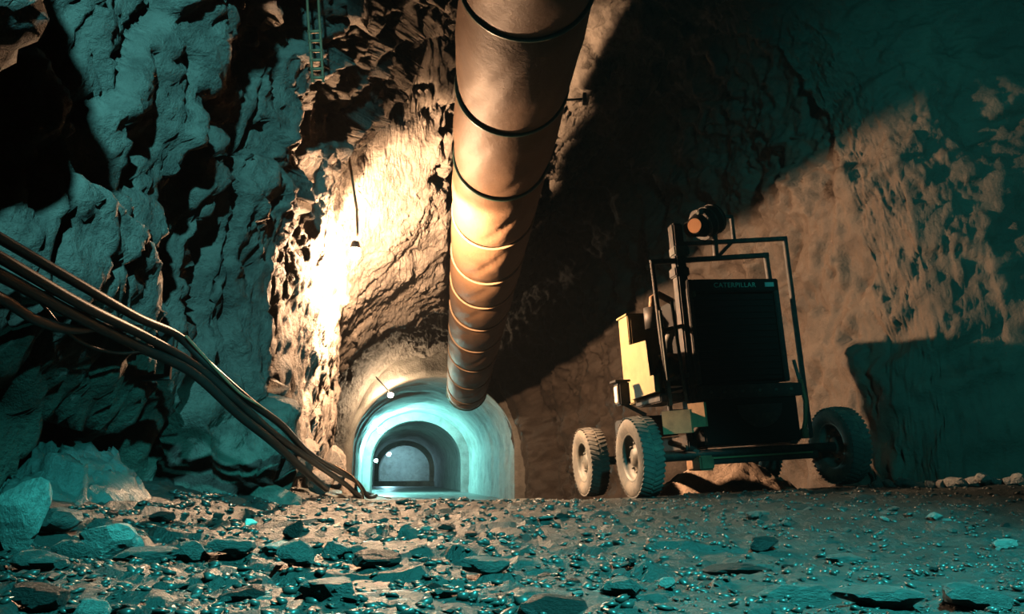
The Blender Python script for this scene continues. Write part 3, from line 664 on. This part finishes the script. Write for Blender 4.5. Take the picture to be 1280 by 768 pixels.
NAMED = [
 ('boulder', 8, 694, 76, 104, P_, 'tall pale boulder cut off by the left edge of the picture', .9),
 ('rock', 64, 676, 70, 30, S_, 'flat grey rock right beside the tall pale boulder', 1),
 ('rock', 134, 696, 82, 42, P_, 'large pale wedge-shaped rock in the left rubble', .8),
 ('rock', 82, 700, 46, 26, S_, 'small blocky rock in front of the pale wedge-shaped rock', 1),
 ('rock_slab', 178, 706, 96, 20, S_, 'long low rock slab lying right of the pale wedge', .6),
 ('rock', 232, 702, 46, 26, S_, 'rounded rock at the end of the long low slab', 1),
 ('rock', 288, 702, 52, 18, S_, 'low rock between the rounded rock and the flat pale one', 1),
 ('rock_slab', 348, 698, 62, 18, P_, 'flat pale rock on the edge of the orange light patch', .8),
 ('rock', 365, 675, 27, 22, D_, 'round almost black stone standing in the orange light', 1),
 ('pebble', 311, 658, 16, 12, M['lens'], 'bright cream pebble beside the orange light patch', 1),
 ('rock', 510, 677, 30, 26, S_, 'upright teal-grey stone in the middle of the floor', 1),
 ('pebble', 393, 660, 16, 8, D_, 'tiny dark stone just behind the round black one', 1),
 ('rock', 370, 718, 54, 34, S_, 'jagged rock in front of the flat pale rock', 1),
 ('rock', 416, 702, 42, 24, S_, 'squat rock right of the jagged rock', 1),
 ('rock', 466, 712, 64, 22, D_, 'broad dark rock left of the upright teal-grey stone', .8),
 ('rock_slab', 36, 722, 84, 30, S_, 'wide slab below the tall pale boulder', .7),
 ('rock', 40, 764, 64, 32, D_, 'dark rock in the bottom left corner', .8),
 ('rock', 112, 768, 46, 22, P_, 'pale chip of rock at the bottom edge on the left', .8),
 ('rock_slab', 412, 760, 84, 28, S_, 'broad flat slab glinting at the bottom left of centre', .6),
 ('rock_slab', 525, 750, 50, 8, P_, 'thin pale flake lying flat near the bottom edge', .5),
 ('rock', 300, 752, 60, 26, D_, 'dark lump between the flat slab and the pale chip', .8),
 ('rock', 688, 768, 92, 34, D_, 'large dark rock at the bottom centre', .7),
 ('rock', 955, 690, 42, 18, D_, 'dark angular stone alone on the open floor at right', .8),
 ('rock_slab', 925, 716, 92, 16, D_, 'long dark slab in front of the angular stone', .5),
 ('rock_slab', 1262, 688, 44, 10, P_, 'pale flat stone by the right edge', .6),
 ('rock', 944, 654, 22, 10, S_, 'small teal stone in front of the machine', 1),
 ('rock', 1172, 656, 20, 10, P_, 'small pale stone on the floor right of the machine', 1),
 ('rock', 835, 738, 22, 12, P_, 'cream stone shining on the right foreground', 1),
 ('rock_slab', 1000, 745, 110, 26, S_, 'broad low slab in the right foreground', .6),
 ('rock_slab', 1110, 764, 120, 34, S_, 'widest flat slab near the bottom right corner', .6),
 ('rock', 1230, 766, 80, 30, S_, 'rock in the bottom right corner', .7),
 ('rock', 1060, 700, 50, 12, S_, 'low rock between the long dark slab and the right edge', .7),
 ('rock', 605, 720, 62, 20, S_, 'low rock left of the picture centre in the foreground', .7),
 ('rock', 780, 752, 46, 22, S_, 'middle-sized rock right of the large dark one', .8),
 ('rock', 120, 664, 30, 14, S_, 'small rock behind the pale wedge-shaped rock', 1),
 ('rock', 200, 660, 34, 12, D_, 'dark rock at the foot of the left rubble heap', 1),
 ('rock', 560, 660, 26, 9, D_, 'low dark stone on the orange floor before the tunnel', 1),
 ('rock', 475, 650, 20, 9, S_, 'small stone in the brightest part of the light patch', 1),
]
for i, (nm, px, base, w_, h_, m, lb, dp) in enumerate(NAMED):
    px_rock(nm, 100 + i, px, base, w_, h_, m, lb, dp, rot=(0, 0, (i * 37 % 100) / 100 * .6 - .3))
# boulders heaped at the foot of the lit bulge
BB = [(346, 622, 44, 44, 9.7, 'dark boulder at the left of the heap below the cables'), (372, 604, 40, 40, 10.3, 'orange-lit boulder in the middle of the heap below the cables'),
      (398, 624, 36, 34, 10.6, 'dark blocky boulder right of the lit one'), (420, 616, 36, 52, 11.6, 'tall dark boulder beside the tunnel mouth'), (360, 574, 36, 36, 10.0, 'topmost boulder leaning on the lit rock wall'),
      (436, 626, 26, 28, 12.4, 'small boulder nearest the tunnel mouth'), (384, 580, 30, 30, 10.9, 'upper boulder tucked under the cable ends')]
for i, (px, base, w_, h_, Y, lb) in enumerate(BB):
    p = at(px, base, Y); hx = w_ * Y / FPX / 2; hz = h_ * Y / FPX / 2
    o = place_rock('boulder', 300 + i, (p.x, p.y, p.z), (hx, hx * 1.1, hz * 1.15), M['rock'], lb, sink=.05, rot=(0, 0, i * .4)); 
# stones along the foot of the right wall
rs = random.Random(8)
ORD = 'first second third fourth fifth sixth seventh eighth ninth tenth eleventh twelfth thirteenth fourteenth'.split()
for i in range(14):
    px = 1098 + i * 13.5 + rs.uniform(-3, 3); Y = 8.9 - i * .06; p = at(px, 612 + rs.uniform(-1, 2), Y); s = rs.uniform(.055, .10)
    place_rock('stone', 340 + i, (p.x, Y, gz(p.x, Y)), (s * 1.2, s, s * .8), P_, '%s stone from the machine in the row along the right wall foot' % ORD[i], 'stone', 'stones along the right wall foot', 2, sink=.2)

def heap(name, c, rx, ry, h, m, label, seed, bl=1.0, cat='heap'):
    n = 56; u = np.linspace(-1, 1, n); A, B = np.meshgrid(u, u, indexing='ij')
    x = c[0] + A * rx; y = c[1] + B * ry; Q = np.stack([x.ravel(), y.ravel(), np.zeros(n * n)], -1)
    rr = np.sqrt(A ** 2 + B ** 2).ravel(); f = np.clip(1 - rr, 0, 1)
    cc, _ = cells(Q * 4.5, seed, 1.5); c3, _ = cells(Q * 11, seed + 9, 1.5)
    z = ground0(Q[:, 0], Q[:, 1]) - .12 + (h + .12) * (f ** .8) * (1 + .3 * fbm(Q * 2, 3, seed)) + bl * (.12 * cc + .05 * c3) * np.minimum(1, f * 4)
    V = np.stack([Q[:, 0], Q[:, 1], z], -1); l = np.arange(n * n).reshape(n, n)
    F = np.stack([l[:-1, :-1].ravel(), l[:-1, 1:].ravel(), l[1:, 1:].ravel(), l[1:, :-1].ravel()], -1)
    return tag(mesh_obj(name, V, F, m, smooth=False), label, cat)
heap('rubble_heap', (-3.3, 6.0), .66, .9, .40, M['stone'], 'teal-lit heap of rubble at the foot of the left wall', 401)
heap('dirt_heap', (2.95, 11.5), 1.15, .6, .62, M['dirt'], 'reddish brown heap of dirt seen beneath the machine', 421, .35)

# scattered loose stones: the largest as individuals, the rest as gravel
rs = random.Random(21)
bank = [rock_mesh(500 + k, 2, .05, 11) for k in range(10)]
bank = [[m_.copy() for m_ in bank] for _ in range(3)]
for bk, mm in zip(bank, (S_, P_, D_)):
    for m_ in bk: m_.materials.append(mm)
cnt = 0; loose = []
while cnt < 240:
    px, py = rs.uniform(0, 1280), 632 + 136 * rs.random() ** .8
    p = hit(px, py)
    if p.y > 9.0 or p.x < -2.9: continue
    s = (rs.uniform(9, 26) if px < 720 else rs.uniform(7, 17)) * p.y / FPX / 2
    k = 0 if rs.random() < .62 else 1 if rs.random() < .45 else 2
    o = bpy.data.objects.new('stone', bank[k][rs.randrange(10)]); col.objects.link(o)
    o.scale = (s, s * rs.uniform(.7, 1.1), s * rs.uniform(.3, .65)); o.rotation_euler = (rs.uniform(-.25, .25), rs.uniform(-.25, .25), rs.uniform(0, 6.28))
    o.location = (p.x, p.y, gz(p.x, p.y) + o.scale[2] * .45)
    loose.append((o, ('grey', 'pale', 'dark')[k], px, py)); cnt += 1
# each loose stone is told apart by the landmark rock it lies next to
LM = [(8, 690, 'the tall pale boulder'), (134, 690, 'the pale wedge-shaped rock'), (178, 704, 'the long low left slab'), (288, 700, 'the low rock left of the light patch'),
      (348, 697, 'the flat pale rock'), (365, 672, 'the round black stone'), (311, 656, 'the cream pebble'), (510, 674, 'the upright teal stone'), (370, 716, 'the jagged rock'),
      (466, 711, 'the broad dark rock'), (40, 720, 'the wide slab under the boulder'), (40, 760, 'the bottom left corner rock'), (112, 765, 'the pale bottom chip'), (412, 758, 'the broad glinting slab'),
      (525, 748, 'the thin pale flake'), (300, 750, 'the dark left lump'), (688, 762, 'the large dark bottom rock'), (955, 688, 'the lone angular stone'), (925, 714, 'the long dark slab'),
      (1262, 686, 'the pale stone at the right edge'), (944, 652, 'the teal stone before the machine'), (1172, 655, 'the small pale stone right of the machine'), (835, 736, 'the cream foreground stone'),
      (1000, 743, 'the broad right slab'), (1110, 760, 'the widest slab'), (1230, 762, 'the bottom right corner rock'), (1060, 699, 'the low right rock'), (605, 718, 'the low centre rock'), (780, 750, 'the middle-sized rock'),
      (560, 659, 'the low dark stone before the tunnel'), (475, 649, 'the stone in the brightest light'), (800, 628, 'the front wheel of the machine'), (1050, 625, 'the right wheel of the machine'), (700, 640, 'the rear wheel of the machine')]
count = {}
for o, shade, px, py in sorted(loose, key=lambda q: min((q[2] - a) ** 2 + 6 * (q[3] - b) ** 2 for a, b, _ in LM)):
    a, b, ph = min(LM, key=lambda l: (px - l[0]) ** 2 + 6 * (py - l[1]) ** 2)
    side = ('left of' if px < a else 'right of') if abs(px - a) > 2.4 * abs(py - b) else ('behind' if py < b else 'in front of')
    base = '%s loose stone %s %s' % (shade, side, ph); n = count.get(base, 0); count[base] = n + 1
    tag(o, ('nearest', 'second nearest', 'third nearest', 'fourth nearest', 'fifth nearest', 'sixth nearest', 'seventh nearest', 'eighth nearest', 'ninth nearest')[min(n, 8)] + ' ' + base, 'stone', 'loose stones on the cavern floor')
def build_gravel():
    rg = np.random.RandomState(5); protos = []
    for k in range(8):
        me = rock_mesh(700 + k, 1, .03, 9); v = np.array([q.co[:] for q in me.vertices]); f = np.array([p.vertices[:] for p in me.polygons]); protos.append((v, f)); bpy.data.meshes.remove(me)
    n = 11000; VV = []; FF = []; off = 0
    yy = 1.3 + 8.5 * rg.rand(n) ** 1.5; xx = (rg.rand(n) * 2 - 1) * (yy * .68 + .1)
    xx = np.clip(xx, np.interp(yy, XL[:, 0], XL[:, 1]) + .45, 5.2); zz = ground(xx, yy)
    for i in range(n):
        v, f = protos[i % 8]; s = .010 + .03 * rg.rand() ** 2.5; s *= (1 if xx[i] < .8 else .75) * (.6 + .08 * yy[i])
        a = rg.rand() * 6.28; c, sn = math.cos(a), math.sin(a)
        q = v * np.array([s, s * (.6 + .5 * rg.rand()), s * (.3 + .4 * rg.rand())]); tl = rg.uniform(-.4, .4)
        q = np.stack([q[:, 0] * c - q[:, 1] * sn, q[:, 0] * sn + q[:, 1] * c, q[:, 2] + q[:, 0] * tl], -1) + np.array([xx[i], yy[i], zz[i] + s * .15])
        VV.append(q); FF.append(f + off); off += len(q)
    tag(mesh_obj('gravel', np.concatenate(VV), np.concatenate(FF), M['gravel']), 'wet fine gravel covering the cavern floor', 'gravel', kind='stuff')
build_gravel()
